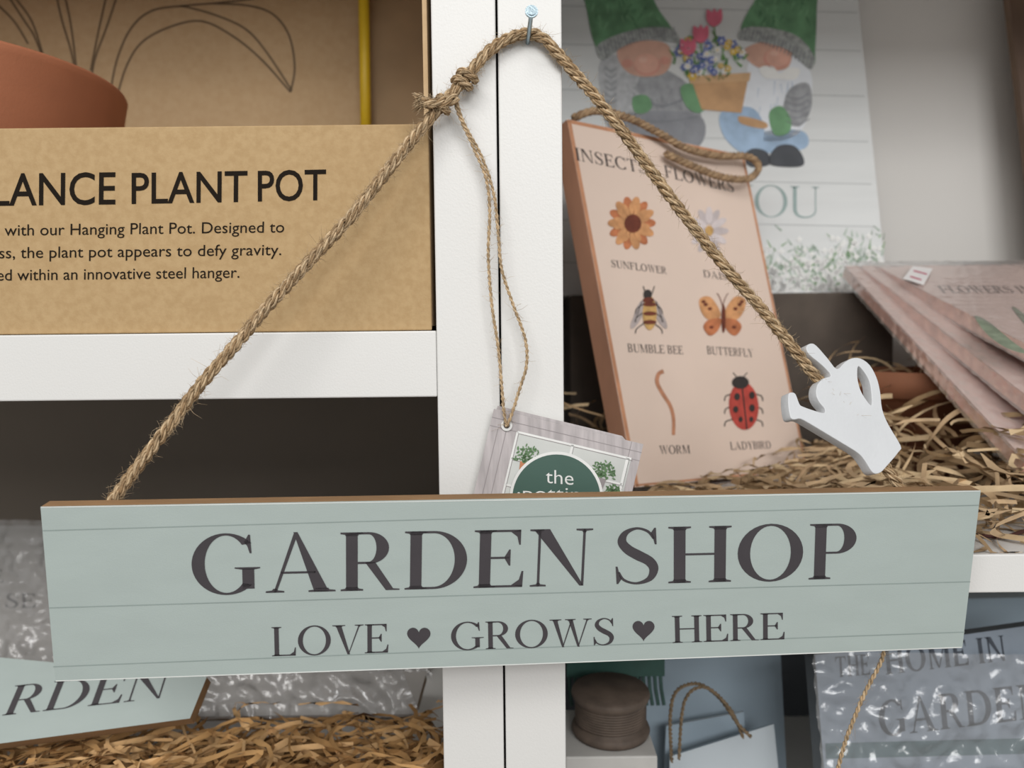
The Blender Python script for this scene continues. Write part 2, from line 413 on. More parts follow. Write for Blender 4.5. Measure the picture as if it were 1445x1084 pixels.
# watering can cut-out (hangs on the rope)
cn=Vector((.34,-.88,.34)).normalized()
cpl=Pl(P(1190,590,(yn+yr)/2-.011),cn)
ex=(cpl.hit(1290,590)-cpl.hit(1190,590)).normalized(); ey=cpl.n.cross(ex); org=cpl.o-cpl.n*.0031
def loc(q):
    d=cpl.hit(*q)-cpl.o; return (d.dot(ex),d.dot(ey))
outer=[(1113,557),(1118,554),(1123,557),(1128,570),(1133,574),(1150,580),(1163,583),(1164,577),(1156,567),(1152,556),(1154,543),(1163,534),(1173,530),(1160,515),(1142,500),(1138,490),(1144,485),(1152,488),(1168,506),(1181,521),(1192,512),(1202,506),(1214,506),(1227,515),(1237,533),(1242,553),(1245,578),(1254,600),(1271,629),(1268,638),(1252,657),(1242,667),(1232,667),(1222,652),(1212,640),(1190,626),(1165,611),(1145,599),(1130,591),(1121,592),(1116,589),(1113,574)]
hole=[(1211,517),(1219,524),(1227,538),(1230,555),(1230,572),(1222,564),(1214,550),(1210,533)]
cu=bpy.data.curves.new('watering_can_cutout','CURVE'); cu.dimensions='2D'; cu.fill_mode='BOTH'; cu.extrude=.0028; cu.bevel_depth=.0004; cu.bevel_resolution=2; cu.offset=-.0003
for pp,n in ((outer,3),(hole,4)):
    q=[loc(a) for a in smooth_pts(pp,n)]
    spl=cu.splines.new('POLY'); spl.points.add(len(q)-1); spl.use_cyclic_u=True
    for i,(x,y) in enumerate(q): spl.points[i].co=(x,y,0,1)
can_m=M('white_painted_wood','#cbcdcf',.5,.02,50,.15,500)
cu.materials.append(can_m)
tmp=bpy.data.objects.new('tmp',cu); bpy.context.collection.objects.link(tmp)
me=bpy.data.meshes.new_from_object(tmp); bpy.data.objects.remove(tmp)
mt=Matrix((ex,ey,cpl.n)).transposed().to_4x4(); mt.translation=org; me.transform(mt)
ob=bpy.data.objects.new('watering_can_cutout',me); bpy.context.collection.objects.link(ob); ob.parent=sign

# nail
steel=M('zinc_nail','#9fb0b8',.3,.1,200,.1,800,metal=.9)
b=B(); h0=P(750,17,F-.028); h1=P(744,66,F+.004)
d=(h0-h1).normalized()
tube(b,[h1-d*.01,h1,h0],.0012,steel,14)
tube(b,[h0-d*.0002,h0+d*.0009],.0033,steel,20); tube(b,[h0+d*.0008,h0+d*.0014],.0024,steel,20)
b.build('nail',None,smooth=False)

# ================================================================ SWING TAG
tag=E('swing_tag'); yt=F-.007
tpl=Pl(P(780,640,yt),(0,-1,.02)); ux=(211/217,50/217); vx=(-50/217,211/217)
def tg(a,c): return (697+a*ux[0]+c*vx[0],577+a*ux[1]+c*vx[1])
tagw=M('tag_grey_wood','#b0a9a9',.6,.16,60,.03,400,stretch=(5,1,.6)); tagc=M('tag_card_white','#d4d1cd',.6)
tagl=M('tag_line','#8d8686',.6); tcream=M('tag_window','#c4c6c2',.6,.06,30); green=M('tag_green','#3f5b51',.5,.04); leaf=M('tag_leaf','#5d7d55',.6,.2,300); tw=M('tag_print_white','#dededb',.6); terr=M('print_terracotta','#b87a55',.6)
b=B()
cc=[tpl.hit(*tg(a,c)) for a,c in ((0,0),(217,0),(217,217),(0,217))]
b.slab(cc,Vector((0,1,0)),.0005,tagw,tagc)
cc2=[tpl.hit(*tg(a,c),-.002) for a,c in ((4,-5),(186,-4),(205,10),(4,217))]
b.slab(cc2,Vector((0,1,0)),.0004,tagw,tagc)
Q=lambda l:[tg(*a) for a in l]
for c in (12,24,): strip(b,tpl,Q([(0,c),(217,c)]),.8,tagl,1)
for a in (12,24,200): strip(b,tpl,Q([(a,26 if a<190 else 0),(a,217)]),.8,tagl,1)
poly(b,tpl,Q([(40,24),(205,24),(205,217),(40,217)]),tcream,2)
for a,c,w_ in (((40,24),(205,24),3),((40,24),(40,217),3),((200,24),(200,217),5),((120,24),(120,217),4),((40,62),(200,62),2.5),((40,100),(200,100),3)):
    strip(b,tpl,Q([a,c]),w_,tw,3); strip(b,tpl,Q([(a[0]+2,a[1]+2),(c[0]+2,c[1]+2)]),.8,tagl,3)
rg=random.Random(3)
for (cx,cy,sc) in ((62,55,24),(168,52,24),(190,72,14)):
    poly(b,tpl,Q([(cx-9,cy+8),(cx+9,cy+8),(cx+7,cy+24),(cx-7,cy+24)]),terr if cx<100 else tagl,5)
    for i in range(95):
        a=rg.uniform(-math.pi,0); r=rg.uniform(2,sc); x,y=tg(cx+r*math.cos(a)*.9,cy+8+r*math.sin(a)*1.1); poly(b,tpl,ell(x,y,2.6,1.0,rg.uniform(0,180),8),leaf,6)
gc=(785,703)
poly(b,tpl,ell(gc[0],gc[1],66,66,0,60),tw,8); poly(b,tpl,ell(gc[0],gc[1],62,62,0,60),green,9)
place(b,tpl,btext('the',-.004),(770,681),(809,684),(770,662),tw,10)
place(b,tpl,btext('potting',-.004),(738,704),(835,706),(738,686),tw,10)
poly(b,tpl,ell(732,696,2,2),tw,10)
hx,hy=715,600
poly(b,tpl,ell(hx,hy,8,8),tw,9); poly(b,tpl,ell(hx,hy,4.5,4.5),M('hole_dark','#55504c',.8),10)
b.build('card',tag)
b=B()
yk=F-.006
A1=[(640,140),(650,168),(668,208),(686,252),(691,300),(689,360),(694,430),(703,490),(708,545),(711,580),(715,602)]
A2=[(643,140),(655,175),(680,222),(697,275),(703,330),(708,380),(724,430),(741,478),(743,515),(733,550),(722,585),(715,602)]
for A in (A1,A2):
    rope(b,[P(x,y,yk-.004 if i<2 else yt-.0022) for i,(x,y) in enumerate(A)],.00095,jute,pitch=.006,strands=2,plies=1,hairs=170,step=.0009,hm=jh)
b.build('twine',tag,smooth=True)

# ================================================================ PLANT POT BOX (upper left)
kraft=M('kraft_card','#a98c63',.85,.06,260,.12,900,hex2='#b2966d'); kraft2=M('kraft_back','#b99c76',.85,.06,160,.12,600,hex2='#bfa37e')
kraft3=M('kraft_light','#b89d7b',.85,.05,30); kraftink=M('kraft_ink','#1e1812',.8,spec=.1); kline=M('embossed_line','#6f5b42',.7)
boxe=E('plant_pot_box'); yb=F+.005; bp_=Pl(P(300,300,yb),(0,-1,0))
DB=.30
bx1=P(612,400,yb).x-.0015; bx0=bx1-.60; zt=P(560,175,yb).z; z0=zA+.0003
b=B(); b.box(bx0,bx1,yb,yb+.0025,z0,zt,kraft); b.build('front_panel',boxe,bevel=.0008)
b=B(); b.box(bx0,bx1,yb+.0025,yb+DB,z0,z0+.0025,kraft2); b.box(bx0,bx0+.0025,yb+.0025,yb+DB,z0,zA+.33,kraft2)
b.box(bx1-.0025,bx1,yb+.0025,yb+DB,z0,zA+.33,kraft2); b.box(bx0,bx1,yb+DB,yb+DB+.0025,z0,zA+.33,kraft3)
b.build('tray_and_sides',boxe)
yc=yb+DB-.012; cpx=P(520,100,yc).x
b=B(); b.box(bx0+.003,cpx,yc,yc+.002,z0+.003,zA+.32,kraft2); b.build('backing_card',boxe)
cp=Pl((0,yc,CAM.z),(0,-1,0))
b=B()
for l in ([(80,-5),(88,30),(100,70),(106,100)],[(92,-5),(101,40),(108,98)],[(165,-5),(150,40),(135,80),(130,105)],[(150,-5),(140,40),(128,100)],[(12,-5),(35,30),(48,50),(60,80)],[(-5,5),(20,30),(40,62)],[(20,-5),(45,30),(60,75)],
          [(155,135),(165,85),(185,40),(215,15),(262,8),(310,4),(360,-2)],[(165,138),(178,95),(200,60),(240,38),(285,30),(330,52),(370,85),(410,130)],[(255,8),(300,20),(345,40),(375,72),(412,128)],
          [(410,130),(416,95),(408,50),(385,20),(350,8),(300,5)]):
    strip(b,cp,l,3.0,kline,2)
place(b,bp_,btext('BALANCE',.008),(-80,291),(163,288),(-80,247),kraftink)
place(b,bp_,btext('PLANT',.008),(186,287.5),(349,284.5),(186,245),kraftink)
place(b,bp_,btext('POT',.008),(364,284),(460,282),(364,242),kraftink)
for s,x0,x1,y0,y1 in (('lant spaces with our Hanging Plant Pot. Designed to',-104,401,334,328),('iving or brass, the plant pot appears to defy gravity.',-115,397,366,360),('suspended within an innovative steel hanger.',-80,338,397,392)):
    place(b,bp_,btext(s),(x0,y0),(x1,y1),(x0,y0-15.5),kraftink)
b.build('printing',boxe)
brass=M('brass_rod','#d3b020',.5,.05,60,.05,300)
b=B(); ybr=yb+DB-.045; tube(b,[P(517,230,ybr),P(515,100,ybr),P(512,-80,ybr)],.0047,brass,20); b.build('brass_hanger_rod',boxe,smooth=True)
# terracotta pot in the box
tc=M('terracotta','#a96a4a',.75,.04,30,.12,500)
rr=.134; D=yb+.005+rr; zr=CAM.z+.1835; cx=-.424
b=B(); zb=z0+.003
prof=[(0,zb),(rr*.66,zb),(rr*.70,zb+.004),(rr*.955,zr-.03),(rr*.985,zr-.006),(rr*.992,zr-.002),(rr*.985,zr),(rr*.93,zr),(rr*.9,zr-.01),(rr*.6,zb+.01),(0,zb+.01)]
lathe(b,(cx,D,0),prof,tc,128)
b.build('terracotta_pot',None,smooth=True)

# ================================================================ GNOME BOARD
yg=.775
gpl=Pl(P(1000,400,yg),(0.02,-1,.10))
gm=M('board_white_wash','#d3d5d4',.6,.03,14,.05,500,stretch=(.5,1,5)); gl=M('board_plank_line','#b1b4b3',.6)
gn=E('gnome_print_board'); b=B()
gc_=[gpl.hit(*q) for q in ((772,-150),(1196,-150),(1252,412),(776,418))]
b.slab(gc_,-gpl.n,.012,gm,M('board_side','#b9b9b5',.6)); b.build('board',gn)
c=lambda n,h,v=.1,s=60: M('gn_'+n,h,.7,v,s,.03)
hat=c('hat','#648f6a',.25); band=c('band','#a0a4a2',.3,200); skin=c('skin','#cfa491'); nose=c('nose','#dba996'); cheek=c('cheek','#d29887'); knit=c('knit','#9b9da0',.15,120); hair=c('hair','#b3b5b7',.15,150); beard=c('beard','#e2e6eb',.04); shoe=c('shoe','#45484d'); jean=c('jean','#9cb4cd',.15); gpot=c('pot','#c39a70',.12); mit=c('mitten','#6e9a71',.15); pink=c('tulip','#d96f85',.12); blue=c('blue','#6878b8',.2); yel=c('yellow','#e0bc50',.15); wht=c('white','#ebebe8',.03); sage2=c('sprig','#94a895',.3,150); gtxt=c('txt','#94a7a4',.1); lg=c('leaf','#6b9659',.2)
hd=c('hat_dark','#4d7755',.2); hl=c('hat_light','#7ba67f',.1); bd=c('beard_line','#b6c4d5',.05); kd=c('knit_dark','#808388',.1)
b=B()
for k,y in enumerate((-60,10,64,128,192,252,312,372)):
    strip(b,gpl,[(776,y-2),(1205+k*5,y+8)],1.5,gl,1,False)
S=lambda l,m,ly=3: poly(b,gpl,smooth_pts(l,5),m,ly)
# left gnome
S([(868,110),(880,95),(920,92),(952,105),(975,125),(990,165),(988,205),(940,206),(868,190),(850,150)],knit,2)
S([(848,85),(870,78),(900,95),(898,120),(878,130),(862,150),(846,120)],hair,4)
S([(852,120),(880,118),(905,135),(915,150),(905,162),(875,158),(850,148)],hair,3)
S([(872,70),(905,58),(940,62),(948,85),(935,105),(900,108),(878,95)],skin,5)
poly(b,gpl,ell(885,90,8,6),cheek,6); poly(b,gpl,ell(938,86,7,6),cheek,6)
poly(b,gpl,ell(913,92,19,15),cheek,6); poly(b,gpl,ell(912,90,17,14),nose,7); poly(b,gpl,ell(907,85,6,4),c('glint','#e2b8a6'),8)
S([(822,-40),(900,-30),(930,15),(948,40),(955,55),(900,50),(852,72),(838,60),(828,15)],hat,5)
S([(842,66),(870,50),(910,40),(948,42),(957,60),(915,56),(880,66),(852,85)],band,9)
for i in range(22):
    t=i/21; x=848+104*t; y=72-26*math.sin(t*1.9); strip(b,gpl,[(x-2,y-9),(x+2,y+9)],1.2,kd,10,False)
strip(b,gpl,[(858,92),(866,110),(858,128),(866,146)],9,hair,6)
for i in range(6): strip(b,gpl,[(854,96+i*9),(862,101+i*9),(870,96+i*9)],1.2,kd,7)
strip(b,gpl,[(905,140),(935,150),(970,138)],2,kd,5); strip(b,gpl,[(878,165),(930,172),(985,165)],2,kd,5)
S([(893,138),(912,135),(920,150),(910,160),(895,158)],mit,6)
S([(960,125),(975,118),(992,130),(1000,148),(985,160),(968,150)],mit,6)
S([(885,160),(985,162),(988,205),(935,206),(882,190)],c('skirt','#8b8d92',.1),3)
# right gnome
S([(1062,75),(1100,72),(1140,95),(1145,135),(1130,185),(1090,200),(1050,185),(1052,120)],beard,3)
S([(1050,70),(1085,58),(1115,68),(1112,95),(1085,100),(1060,90)],skin,5)
poly(b,gpl,ell(1096,83,19,15),cheek,6); poly(b,gpl,ell(1097,81,17,14),nose,7); poly(b,gpl,ell(1092,76,6,4),c('glint','#e2b8a6'),8)
S([(1072,96),(1090,94),(1100,104),(1112,96),(1128,98),(1122,112),(1100,112),(1078,110)],wht,6)
S([(1045,40),(1070,-5),(1110,-40),(1150,-30),(1152,20),(1150,70),(1146,92),(1110,62),(1060,52)],hat,5)
S([(1042,55),(1050,40),(1085,40),(1125,52),(1148,80),(1142,98),(1112,72),(1075,60)],band,9)
for i in range(20):
    t=i/19; x=1046+98*t; y=48+40*t**1.6; strip(b,gpl,[(x+2,y-8),(x-2,y+9)],1.2,kd,10,False)
S([(1115,125),(1140,118),(1145,150),(1130,178),(1108,172),(1105,150)],knit,5)
for i in range(5): strip(b,gpl,[(1108,135+i*9),(1125,140+i*9),(1142,132+i*9)],1.2,kd,6)
S([(1085,160),(1102,150),(1116,170),(1112,188),(1092,190)],mit,6)
S([(1018,158),(1060,152),(1078,180),(1070,215),(1045,215),(1020,190)],jean,4)
S([(1048,222),(1062,210),(1082,215),(1086,232),(1060,236)],shoe,6)
S([(1085,222),(1098,206),(1120,206),(1133,222),(1130,235),(1090,234)],shoe,6)
S([(1060,190),(1130,184),(1135,210),(1065,215)],jean,3)
rg=random.Random(8)
for i in range(22):
    for x0,x1 in ((836,930),(1064,1144)):
        x=rg.uniform(x0,x1); y=rg.uniform(-5,34); strip(b,gpl,[(x,y),(x+rg.uniform(-8,8),y+rg.uniform(6,14))],(2.5,.8),hd if i%2 else hl,6)
for i in range(26):
    x=rg.uniform(1068,1132); y=rg.uniform(112,165); strip(b,gpl,[(x,y),(x+rg.uniform(-5,5),y+rg.uniform(10,22))],(1.3,.5),bd,4)
    x=rg.uniform(880,975); y=rg.uniform(112,188); strip(b,gpl,[(x,y),(x+rg.uniform(-3,3),y+rg.uniform(4,9))],(1.2,.8),kd,4)
poly(b,gpl,[(975,112),(1056,108),(1046,160),(990,155)],gpot,7)
poly(b,gpl,[(972,108),(1059,103),(1057,115),(974,119)],c('pot_rim','#cfa97f',.08),8)
S([(1044,164),(1080,173),(1078,182),(1046,175)],gpot,6)
rg=random.Random(5)
for i in range(60):
    a=rg.random()*6.28; r=math.sqrt(rg.random()); x=998+r*54*math.cos(a); y=84+r*32*math.sin(a)
    strip(b,gpl,[(x,y),(x+rg.uniform(-9,9),y-rg.uniform(3,12))],(4,1),lg,8)
for i in range(46):
    a=rg.random()*6.28; r=math.sqrt(rg.random()); x=998+r*52*math.cos(a); y=82+r*29*math.sin(a)
    m=rg.choice([blue,yel,wht,yel,wht,blue,blue]); R_=rg.uniform(4,7)
    for k in range(6):
        poly(b,gpl,ell(x+R_*.6*math.cos(k*1.05),y+R_*.6*math.sin(k*1.05),R_*.5,R_*.3,k*60,8),m,9+i%6)
    poly(b,gpl,ell(x,y,R_*.25,R_*.25,0,8),yel if m is wht else wht,15)
for x,y in ((988,50),(1007,27),(970,68)):
    strip(b,gpl,[(x,y+8),(x+3,y+35)],2,lg,8); S([(x-10,y-12),(x-3,y-9),(x,y-14),(x+4,y-9),(x+10,y-13),(x+11,y+3),(x,y+12),(x-10,y+4)],pink,15)
T('YOU',1020,304,1156,308,44,gtxt,b,gpl,T_=.10,t_=.03,gap=.06,layer=3)
for i in range(900):
    x=rg.uniform(1068,1246); hh=abs(rg.gauss(0,1))*30*(.7+.6*(x-1068)/178); y=411-hh
    if y<322: continue
    if rg.random()<.62: a=rg.uniform(-1.2,1.2); l=rg.uniform(6,14); strip(b,gpl,[(x,y),(x+l*math.sin(a),y-l*math.cos(a))],(2.2,.6),sage2 if i%3 else lg,2+i%4)
    else:
        for k in range(4): poly(b,gpl,ell(x+2.2*math.cos(k*1.57),y+2.2*math.sin(k*1.57),2.4,1.6,k*90,7),wht,6)
b.build('print',gn)
# added box carrying the board; dark colour stands in for shade behind
shadebox=M('shade_dark_box','#4f463e',.85,.15,30); zg=min(v.z for v in gc_)
b=B(); b.box(P(800,418,yg).x,P(1235,418,yg).x,.735,.83,zR+.0003,zg-.0008,shadebox)
b.build('shade_support_box',None,bevel=.002)
# framed board leaning at the far right
fe=E('picture_frame'); fp=Pl(P(1440,100,.79),(-.1,-1,.03)); b=B()
b.slab([fp.hit(1421,-30),fp.hit(1660,-30),fp.hit(1720,640),fp.hit(1499,640)],-fp.n,.012,M('dark_wood','#5a4433',.6,.15,30),M('dark_wood_side','#7c6552',.6,.15,30)); b.build('frame_board',fe,bevel=.001)

# ================================================================ INSECTS & FLOWERS BOARD
C=para((800,168),(1050,219),(1140,664),(896,688),.600)
ip=tri_plane(C[0],C[1],C[3])
pinkc=M('blush_print','#dfcabb',.6,.015,20,.04,500); side=M('canvas_side','#b5856a',.7,.12,40,.1,400,stretch=(1,1,.3)); dk=M('label_ink','#4b4240',.6)
ie=E('insects_print_board'); b=B(); b.slab(C,-ip.n,.021,pinkc,side); b.build('board',ie,bevel=.0008)
b=B(); rim_=M('peach_border','#c08a68',.7,.12,60)
strip(b,ip,[(801,171),(1049,222)],5,rim_,1,False); strip(b,ip,[(803,170),(899,687)],5,rim_,1,False); strip(b,ip,[(1048,220),(1138,663)],3,rim_,1,False)
strip(b,ip,[(897,685),(1139,662)],3,rim_,1,False)
def L(s,x0,y0,x1,y1,h,sl=-1.5): place(b,ip,serif(s,.15,.055,.08),(x0,y0),(x1,y1),(x0+sl,y0-h),dk,2)
L('INSECTS',813,226,913,246,18,-3); L('FLOWERS',939,250,1036,272,17,-3)
L('SUNFLOWER',863,377,941,387,10.5); L('DAISY',993,391,1036,397,10); L('BUMBLE BEE',886,497,964,500,12); L('BUTTERFLY',998,500,1063,504,11.5); L('WORM',931,641,974,640,12); L('LADYBIRD',1031,635,1088,633,11)
k=lambda n,h,v=.2: M('ins_'+n,h,.7,v,120,.02)
og=k('orange','#c99263'); og2=k('orange2','#b9724b'); br=k('brown','#6b3423'); gy=k('grey','#c2b7b6',.08); wd=k('daisy','#d3c8c7',.06); bk=k('black','#35302e',.1); yw=k('amber','#c0995e'); red=k('red','#b5483e',.15); wing=k('wing','#aea29f',.12)
for i in range(14):
    a=i*360/14; r=math.radians(a); poly(b,ip,ell(891+21*math.cos(r),315+25*math.sin(r),13,6.5,a),og if i%2 else og2,3+i%2)
    poly(b,ip,ell(891+16*math.cos(r+.2),315+19*math.sin(r+.2),10,4,a+12),og,6)
poly(b,ip,ell(892,316,12,13),br,8)
for i in range(12):
    a=i*30; r=math.radians(a); poly(b,ip,ell(1000+16*math.cos(r),326+22*math.sin(r),12,5,a),wd if i%2 else gy,3+i%2)
poly(b,ip,ell(1000,326,6,7),yw,6)
for sx in (-1,1):
    poly(b,ip,ell(915+sx*13,440,6,18,-sx*22),wing,3); poly(b,ip,ell(915+sx*17,450,5,16,-sx*30),wing,4)
    strip(b,ip,[(915+sx*10,425),(915+sx*20,455)],1,bk,5,False); strip(b,ip,[(915+sx*4,416),(915+sx*8,404)],1.2,bk,5,False)
    for y0 in (428,440,456): strip(b,ip,[(915+sx*6,y0),(915+sx*17,y0+8),(915+sx*19,y0+15)],1.3,bk,5)
poly(b,ip,ell(916,442,10,24),yw,6); poly(b,ip,ell(913,416,6,7),bk,7)
for y0 in (430,443,455): poly(b,ip,ell(916,y0,9.5,3),br,8)
poly(b,ip,ell(914,424,8,4),br,8)
for sx in (-1,1):
    poly(b,ip,smooth_pts([(1019+sx*2,445),(1019+sx*16,420),(1019+sx*32,422),(1019+sx*30,440),(1019+sx*18,452)]),og,3)
    poly(b,ip,smooth_pts([(1019+sx*2,450),(1019+sx*20,452),(1019+sx*27,462),(1019+sx*18,474),(1019+sx*6,466)]),og2,4)
    for (dx,dy) in ((24,430),(18,436),(16,462),(27,426)): poly(b,ip,ell(1019+sx*dx,dy,3,2.2),br,6)
    strip(b,ip,[(1019,432),(1019+sx*4,420),(1019+sx*8,414)],1,br,5)
poly(b,ip,ell(1020,450,3,20),br,7)
strip(b,ip,[(936,524),(929,528),(927,540),(935,556),(945,572),(950,590),(950,614)],(6,4.5),k('worm','#b98263'),3)
poly(b,ip,ell(1049,573,21,34,-4),red,4); poly(b,ip,ell(1044,540,12,9),bk,6); strip(b,ip,[(1046,545),(1053,606)],1.8,bk,7,False)
for dx,dy,r in ((-10,560,4),(11,558,4),(-12,578,3.6),(11,576,4),(-5,592,3),(10,592,3)): poly(b,ip,ell(1049+dx,dy,r,r*1.3),bk,8)
for sx in (-1,1):
    for y0 in (556,574,592): strip(b,ip,[(1049+sx*15,y0),(1049+sx*25,y0+3),(1049+sx*27,y0+10)],1.6,bk,3)
    strip(b,ip,[(1044+sx*4,533),(1044+sx*10,526)],1.2,bk,3,False)
b.build('print',ie)
b=B(); jd=[M('brown_cord','#a18667',.9,.25,200,.4,1200),M('brown_cord2','#8a7055',.9,.25,200,.4,1200)]
pp=[(812,164,-.006),(835,161,.004),(880,173,.006),(920,194,.007),(955,215,.008),(1000,226,.008),(1040,228,.010),(1054,243,.012),(1040,260,.012),(1005,257,.010),(965,240,.008),(930,222,.006)]
rope(b,[ip.hit(x,y,o+.002) for x,y,o in pp],.0033,jd,pitch=.015,plies=1,step=.0015,hairs=160)
b.build('hanging_cord',ie,smooth=True)

# ================================================================ BUBBLE WRAPPED PINK BOARDS
wp=M('wrapped_pink','#d6beb5',.45,.04,50,.1,500); wpe=M('wrapped_pink_edge','#bf8f80',.5,.18,110,.2)
we=E('bubble_wrapped_boards')
b=B()
for i in range(3):
    a=P(1192+i*22,375,.735-.004*i); d=P(1447+i*40,650-62*i,.50); u=Vector((1,.02,0)).normalized()*.30
    n=u.cross(d-a).normalized()
    if n.z>0: n=-n
    b.slab([a,a+u,d+u,d],n,.012,wp,wpe)
    film(we,a+u*.0,(d-a),n*.011,Vector((-1,0,0)),off=.001,seed=i*3,over=.001,mat=FILM3,amp=.001,bub=.0006)
    film(we,a,u,d-a,-n,seed=i*5+1,mat=FILM3,amp=.0013,bub=.0006,off=.001)
    if i==2: top=Pl(a,n)
b.build('print_boards',we,bevel=.002,seg=3)
b=B()
st=M('price_sticker','#e6e3e2',.5); pk=M('sticker_pink','#c05a74',.5); tp=Pl(top.o-n*.0036,top.n)
poly(b,tp,[(1288,376),(1316,380),(1303,403),(1274,394)],st,4)
strip(b,tp,[(1289,383),(1308,388)],2,pk,5,False); strip(b,tp,[(1284,391),(1300,396)],2,pk,5,False)
tx=M('faded_ink','#857570',.5)
place(b,top,serif('FLOWERS INSECTS',.17,.05,.06),(1330,414),(1530,414),(1322,404),tx,4)
lfm=M('leaf_print','#7c8673',.6,.2,100)
poly(b,top,smooth_pts([(1375,447),(1395,455),(1425,480),(1450,500),(1420,492),(1392,472)]),lfm,4)
poly(b,top,smooth_pts([(1428,435),(1440,440),(1470,470),(1450,462)]),lfm,4)
b.build('prints_and_sticker',we)
# pot under the stack
b=B(); pc=P(1262,500,.70); zz=zR+.0004
prof=[(0,zz),(.036,zz),(.050,zz+.070),(.056,zz+.071),(.058,zz+.092),(.053,zz+.092),(.034,zz+.01),(0,zz+.01)]
lathe(b,(pc.x+.01,.672,0),prof,M('terracotta_dark','#84553b',.8,.1,30),48); b.build('terracotta_pot',None,smooth=True)

# ================================================================ STRAW
sm_=[M('straw_a','#b09573',.8,.2,60),M('straw_b','#c6ad88',.8,.2,60),M('straw_c','#957b5a',.8,.2,60)]
so=[M('straw_o1','#bb915d',.8,.2,60),M('straw_o2','#cda573',.8,.2,60),M('straw_o3','#9a7446',.8,.2,60)]
def straw(name,n,posf,mats,seed,wr=(.0009,.0022),lr=(.04,.14),flat=.3,zmin=None,ymax=BK-.004,hf=None,bad=None):
    r=random.Random(seed); b=B()
    for i in range(n):
        p=Vector(posf(r)); a=r.random()*6.28; d=Vector((math.cos(a),math.sin(a),r.uniform(-flat,flat))).normalized()
        l=r.uniform(*lr); w=r.uniform(*wr); k=12; kz=r.uniform(-.7,.25); kt=r.uniform(-.45,.45); pts=[]
        up=Vector((r.uniform(-1,1),r.uniform(-1,1),r.uniform(0,1))).normalized()
        for j in range(k):
            pts.append(p.copy()); p=p+d*l/k
            ca=Matrix.Rotation(kt+r.uniform(-.12,.12),3,'Z'); d=(ca@d+Vector((0,0,kz*.25))).normalized()
        vs=[]
        for j,q in enumerate(pts):
            t=(pts[min(j+1,k-1)]-pts[max(j-1,0)]).normalized(); s=t.cross(up); s=s.normalized() if s.length>1e-4 else t.orthogonal()
            for e_ in (-1,1):
                v=q+s*w*e_
                if hf: v.z=min(v.z,hf(v.x,v.y)+.004*r.random())
                if zmin is not None: v.z=max(v.z,zmin+.0008*r.random()+.0004)
                v.y=max(min(v.y,ymax),F+.002)
                vs.append(v)
        if bad and any(bad(v) for v in vs): continue
        b.add(vs,[(2*j,2*j+1,2*j+3,2*j+2) for j in range(k-1)],mats[i%len(mats)])
    return b.build(name,None,smooth=True)
bA=C[3]; bB=C[2]
def hR(x,y):
    yline=bA.y+(x-bA.x)*(bB.y-bA.y)/(bB.x-bA.x)
    h=.022+.05*min(1,max(0,(y-F)/.2))+.022*max(0,min(1,(x-.27)/.08))*(1 if y>.5 else .3)
    if x<bB.x and y<yline+.01: h=min(h,.010+.19*max(0,x-.155))
    return zR+h
iu=(C[2]-C[3]); il=iu.length; iu=iu/il
def inboard(v):            # strand would cut through the leaning insects board
    w=v-C[3]; dn=w.dot(ip.n); du=w.dot(iu)
    return -.024<dn<.003 and -.03<du<il+.004
def pr(r):
    y=r.uniform(F+.015,.70); x=r.uniform(.045,.52); return (x,y,zR+.002+r.random()**1.1*(hR(x,y)-zR))
straw('shredded_paper_straw',1150,pr,sm_,11,zmin=zR,hf=hR,ymax=.732,bad=inboard)
# a few loose strands standing up beside the added box
b=B(); r=random.Random(4)
for i in range(14):
    p=Vector((r.uniform(.27,.35),r.uniform(.68,.72),zR+.055)); d=Vector((r.uniform(-1,1),r.uniform(-.3,.1),r.uniform(.4,1.3))).normalized(); ks=Vector((r.uniform(-.5,.5),0,-.28)); pts=[]
    for j in range(12): pts.append(p.copy()); p=p+d*.0075; d=(d+ks*.55).normalized()
    vs=[]
    for q in pts:
        q.y=min(q.y,.73); vs+= [q+Vector((-.0009,.0003,-.0006)),q+Vector((.0009,0,.0006))]
    if any(inboard(v) for v in vs): continue
    b.add(vs,[(2*j,2*j+1,2*j+3,2*j+2) for j in range(len(pts)-1)],sm_[i%3])
b.build('shredded_paper_straw',None,smooth=True)
def pl_(r):
    y=r.uniform(F+.02,.545); x=r.uniform(-.36,-.05); return (x,y,zLow+.002+r.random()*.026)
straw('shredded_paper_straw',650,pl_,so,12,zmin=zLow,ymax=.55,hf=lambda x,y:zLow+.028)

# ================================================================ LOWER LEFT
wg=M('grey_board','#98948f',.6,.05,40,.1,400); wge=M('brown_board_edge','#80684f',.6,.15,60)
def leaner(e,name,q,y,tilt,yaw,th,fm,sm,bev=.003,wrapd=None,seed=0,amp=.003,bub=.0016):
    n=Vector((yaw,-math.cos(tilt),math.sin(tilt)))
    pl=Pl(P((q[2][0]+q[3][0])/2,(q[2][1]+q[3][1])/2,y),n)
    b=B(); cs=[pl.hit(*a) for a in q]; b.slab(cs,-pl.n,th,fm,sm); b.build(name,e,bevel=bev)
    if wrapd: film(e,cs[3],cs[2]-cs[3],cs[0]-cs[3],pl.n,seed=seed,off=.003,amp=amp,mat=wrapd,bub=bub)
    return pl,cs
le=E('bubble_wrapped_sign')
p1,_=leaner(le,'board',[(-160,742),(612,742),(604,955),(-160,955)],.66,.5,0,.02,wg,wge,wrapd=FILM2,seed=3,amp=.0055,bub=.0009)
b=B(); dx_=M('grey_ink','#4a4643',.6); place(b,p1,serif('SE',.15,.06,.08),(8,858),(50,858),(9,838),dx_,3); place(b,p1,serif('WELCOME',.15,.05,.08),(-150,822),(5,822),(-150,804),dx_,3); b.build('faded_print',le)
